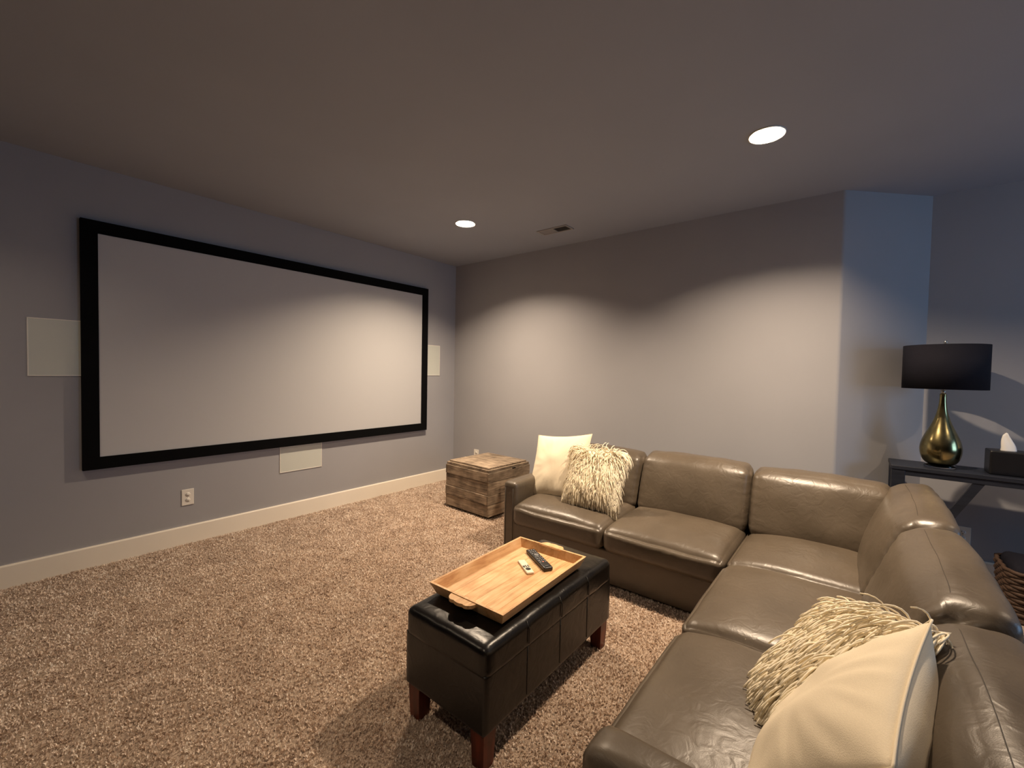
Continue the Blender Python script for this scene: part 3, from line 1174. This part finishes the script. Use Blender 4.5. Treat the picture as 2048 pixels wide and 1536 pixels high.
wall_piece('side', (-tl_, -tw_, 0), (tl_, -tw_, 0), (0, 1, 0), 'tray')
wall_piece('side', (-tl_, tw_, 0), (tl_, tw_, 0), (0, -1, 0), 'tray')
wall_piece('side', (-tl_, -tw_, 0), (-tl_, tw_, 0), (1, 0, 0), 'tray')
wall_piece('side', (tl_, -tw_, 0), (tl_, tw_, 0), (-1, 0, 0), 'tray')
for sg in (-1, 1):
    out = []
    for k in range(41):
        s = -1 + 2 * k / 40
        y = s * 0.068
        prot = 0.046 * (1 - abs(s) ** 4) ** 0.5 * (0.86 + 0.14 * abs(math.cos(s * 1.5 * PI)) ** 0.6)
        out.append((sg * (tl_ + fl - 0.008 + prot), y))
    out += [(sg * (tl_ + fl - 0.014), 0.068), (sg * (tl_ + fl - 0.014), -0.068)]
    n = len(out)
    vs = [(x, y, th - 0.016) for x, y in out] + [(x, y, th - 0.003) for x, y in out]
    fs = [tuple(range(n))[::-1], tuple(range(n, 2 * n))] + [(i, (i + 1) % n, n + (i + 1) % n, n + i) for i in range(n)]
    o = mesh_obj('handle', vs, fs, 'tray', ty)
    bm = bmesh.new(); bm.from_mesh(o.data); bmesh.ops.recalc_face_normals(bm, faces=bm.faces)
    bm.to_mesh(o.data); bm.free()

# ================================================================== REMOTES
RZ = TZ + 0.0105


def remote(name, label, p0, p1, w, th_, mat, bev):
    p0, p1 = Vector((*p0, RZ)), Vector((*p1, RZ))
    c = (p0 + p1) / 2
    a = math.atan2(p1.y - p0.y, p1.x - p0.x)
    t = thing(name, label, 'remote control', c, (0, 0, a))
    L = (p1 - p0).length / 2
    P, U, fs = rbox((L, w / 2, th_ / 2), np.array([bev, bev, min(bev, th_ * 0.45)]), 14)
    P[:, 2] += th_ / 2
    P[:, 2] *= 1 - 0.12 * (U[:, 0] < 0) * np.abs(U[:, 0])
    mesh_obj('case', P, fs, mat, t, True)
    return t, L, th_


def button(parent, x, y, z, r, mat, sx=1.0, sy=1.0, h=0.0012):
    o = lathe('button', [(0, -0.002), (r, -0.002), (r, h * 0.7), (r * 0.85, h), (0, h)], mat, parent, 20)
    o.location = (x, y, z)
    o.scale = (sx, sy, 1)
    return o


# black remote: p0 far end, p1 near end
t, L, h_ = remote('remote_control', 'long black remote control with many small buttons in the tray', (-2.105, -2.790), (-2.222, -2.985), 0.048, 0.020, 'remote', 0.007)
zs = lambda x: h_ * (1 - 0.12 * (x < 0) * abs(x / L))
for r in range(7):
    x = -L * 0.82 + r * 0.021
    for c in (-1, 0, 1):
        if r == 3:
            continue
        button(t, x, c * 0.0125, zs(x), 0.0042, 'button', 1.2, 1.0)
button(t, -L * 0.82 + 3 * 0.021, 0, zs(0), 0.012, 'button')
button(t, L * 0.44, 0.0, h_, 0.0045, 'red')
for c in (-1, 1):
    button(t, L * 0.44, c * 0.0125, h_, 0.0042, 'button')
bx = box('logo_plate', (L * 0.80, -0.008, h_ - 0.0006), (L * 0.83, 0.008, h_ + 0.0004), 'button', t)
t, L, h_ = remote('remote_control', 'small white remote control with a round black pad in the tray', (-2.222, -2.822), (-2.300, -2.938), 0.036, 0.010, 'remote_w', 0.004)
button(t, L * 0.50, 0, h_, 0.0125, 'remote')
for r in range(3):
    button(t, L * 0.50 - 0.022 - 0.0 * r, (r - 1) * 0.0105, h_, 0.0042, 'remote')
for r in range(2):
    button(t, L * 0.50 - 0.035, (0.0105, -0.0015)[r], h_, 0.0042, 'remote')
button(t, L * 0.50 - 0.029, -0.0115, h_, 0.0042, 'remote', 2.0, 1.0)

# ================================================================== CONSOLE TABLE
CT = Vector((0.13, -5.02, 0))
ct = thing('console_table', 'dark navy console table with crossed braces in the alcove', 'table', CT)
cz = 0.825
dx0, dx1, ly = -0.155, 0.155, 0.745
box('table_top', (dx0, -ly, cz - 0.028), (dx1, ly, cz), 'navy', ct, 0.004, 2)
for sx in (dx0 + 0.008, dx1 - 0.03):
    box('apron', (sx, -ly + 0.07, cz - 0.062), (sx + 0.022, ly - 0.07, cz - 0.028), 'navy', ct, 0.002, 1)
for sx in (dx0 + 0.004, dx1 - 0.058):
    for sy in (-1, 1):
        box('leg', (sx, sy * (ly - 0.039) - 0.035, 0), (sx + 0.054, sy * (ly - 0.039) + 0.035, cz - 0.028), 'navy', ct, 0.003, 1)
for s, xo in ((1, 0.0), (-1, 0.024)):
    # crossed braces in the front plane
    y0, z0_, y1, z1_ = 0.675 * s, 0.10, 0.315 * s, cz - 0.03
    dv = Vector((0, y1 - y0, z1_ - z0_)).normalized()
    nv = Vector((0, -dv.z, dv.y)) * 0.022
    vs = []
    for xx in (dx0 + 0.012 + xo, dx0 + 0.034 + xo):
        for (yy, zz) in ((y0, z0_), (y1, z1_)):
            for k in (-1, 1):
                vs.append((xx, yy + nv.y * k, zz + nv.z * k))
    fs = [(0, 1, 3, 2), (4, 6, 7, 5), (0, 4, 5, 1), (2, 3, 7, 6), (0, 2, 6, 4), (1, 5, 7, 3)]
    o = mesh_obj('brace', vs, fs, 'navy', ct)
    bm = bmesh.new(); bm.from_mesh(o.data); bmesh.ops.recalc_face_normals(bm, faces=bm.faces)
    bm.to_mesh(o.data); bm.free()
box('stretcher', (dx0 + 0.02, -ly + 0.05, 0.08), (dx0 + 0.05, ly - 0.05, 0.12), 'navy', ct, 0.002, 1)

# ================================================================== TABLE LAMP
lp = thing('table_lamp', 'table lamp with brass teardrop base and black drum shade', 'lamp', (0.125, -4.526, cz))
lathe('foot', [(0, 0), (0.075, 0), (0.078, 0.003), (0.078, 0.013), (0.075, 0.016), (0, 0.016)], 'acrylic', lp, 48)
prof = [(0.0, 0.0165), (0.050, 0.017), (0.070, 0.024), (0.088, 0.046), (0.099, 0.078), (0.1035, 0.112), (0.101, 0.145),
        (0.092, 0.182), (0.077, 0.222), (0.060, 0.262), (0.044, 0.304), (0.032, 0.345), (0.0235, 0.388), (0.0185, 0.43),
        (0.0165, 0.465), (0.016, 0.485), (0.0, 0.487)]
# smooth the profile
pp = np.array(prof)
tt = np.linspace(0, len(pp) - 1, 70)


def cat(v, t):
    i = int(min(max(math.floor(t), 0), len(v) - 2))
    f = t - i
    p0, p1, p2, p3 = v[max(i - 1, 0)], v[i], v[i + 1], v[min(i + 2, len(v) - 1)]
    return 0.5 * (2 * p1 + (p2 - p0) * f + (2 * p0 - 5 * p1 + 4 * p2 - p3) * f * f + (3 * p1 - p0 - 3 * p2 + p3) * f ** 3)


lathe('base', [tuple(np.maximum(cat(pp, t), 0)) for t in tt], 'brass', lp, 64)
lathe('neck', [(0, 0.485), (0.013, 0.485), (0.013, 0.51), (0.008, 0.514), (0.008, 0.56), (0, 0.56)], 'nickel', lp, 24)
sh = lathe('shade', [(0.205, 0.518), (0.2075, 0.518), (0.2075, 0.805), (0.205, 0.805)], 'shade', lp, 72, closed=True)
lathe('lining', [(0.2035, 0.520), (0.2047, 0.520), (0.2047, 0.803), (0.2035, 0.803)], 'shade_in', sh, 72, closed=True)
bm = bmesh.new()
for k in range(3):
    a = 2 * PI * k / 3
    for q in range(1):
        v_, f_ = tube_data([(0.01 * math.cos(a), 0.01 * math.sin(a), 0.80), (0.204 * math.cos(a), 0.204 * math.sin(a), 0.80)], 0.002, 6)
        vv = [bm.verts.new(p) for p in v_]
        for f in f_: bm.faces.new([vv[i] for i in f])
bm_obj('spider', bm, 'nickel', sh, True)
tube('harp', [(0, 0.012, 0.55), (0, 0.05, 0.60), (0, 0.055, 0.68), (0, 0.03, 0.77), (0, 0, 0.80), (0, -0.03, 0.77), (0, -0.055, 0.68), (0, -0.05, 0.60), (0, -0.012, 0.55)], 0.0022, 'nickel', lp, 6)
lathe('finial', [(0, 0.795), (0.0065, 0.795), (0.0065, 0.818), (0.009, 0.822), (0.009, 0.834), (0.006, 0.838), (0, 0.838)], 'nickel', lp, 20)

# ================================================================== TISSUE BOX
tb = thing('tissue_box', 'black tissue box with a white tissue on the console table', 'tissue box', (0.11, -4.82, cz), (0, 0, 0.0))
P, U, fs = rbox((0.075, 0.085, 0.074), np.array([0.006] * 3), 10)
P[:, 2] += 0.074
mesh_obj('box', P, fs, 'black_box', tb, True)
ring = []
vs, fs = [], []
n, Lr = 28, 9
for i in range(Lr):
    f = i / (Lr - 1)
    for k in range(n):
        a = 2 * PI * k / n
        rr = (0.030 - 0.004 * f) * (1 - 0.72 * f ** 1.6) * (1 + 0.28 * math.sin(3 * a + 2 * f) * (0.4 + f))
        vs.append((rr * 0.7 * math.cos(a) + 0.006 * f, rr * 1.15 * math.sin(a) + 0.012 * f * math.sin(2 * f), 0.146 + 0.105 * f + 0.008 * math.sin(2 * a + 1) * f))
for i in range(Lr - 1):
    for k in range(n):
        q = (k + 1) % n
        fs.append((i * n + k, i * n + q, (i + 1) * n + q, (i + 1) * n + k))
fs.append(tuple((Lr - 1) * n + k for k in range(n)))
mesh_obj('tissue', vs, fs, 'tissue', tb, True)

# ================================================================== WICKER BASKET
bk = thing('wicker_basket', 'dark brown wicker basket under the console table', 'basket', (0.04, -5.02, 0))
bx_, by_, bh = 0.19, 0.22, 0.30
nst = 15
for r in range(nst):
    z = 0.012 + r * (bh - 0.02) / (nst - 1)
    pts = []
    f = 0.92 + 0.08 * r / (nst - 1)
    npt = 64
    for k in range(npt + 1):
        a = 2 * PI * k / npt
        c, s = math.cos(a), math.sin(a)
        q = 5.0
        rad = (abs(c) ** q + abs(s) ** q) ** (-1 / q)
        wob = 0.004 * math.sin(k * PI / 2 + r * PI)
        pts.append(((bx_ * f + wob) * rad * c, (by_ * f + wob) * rad * s, z))
    tube('wicker_row', pts, 0.0115, 'wicker', bk, 6)
P, U, fs = rbox((bx_ * 0.93, by_ * 0.93, 0.012), np.array([0.01] * 3), 8)
P[:, 2] += 0.02
mesh_obj('bottom', P, fs, 'wicker', bk, True)
P, U, fs = rbox((bx_ * 0.9, by_ * 0.9, 0.10), np.array([0.05] * 3), 14)
P[:, 2] += 0.215 + 0.01 * nz(P, 10, 3)
bl = mesh_obj('folded_blanket', P, fs, 'shade', None, True)
bl.location = (0.04, -5.02, 0.02)
tag(bl, 'black folded blanket stuffed into the wicker basket', 'blanket')
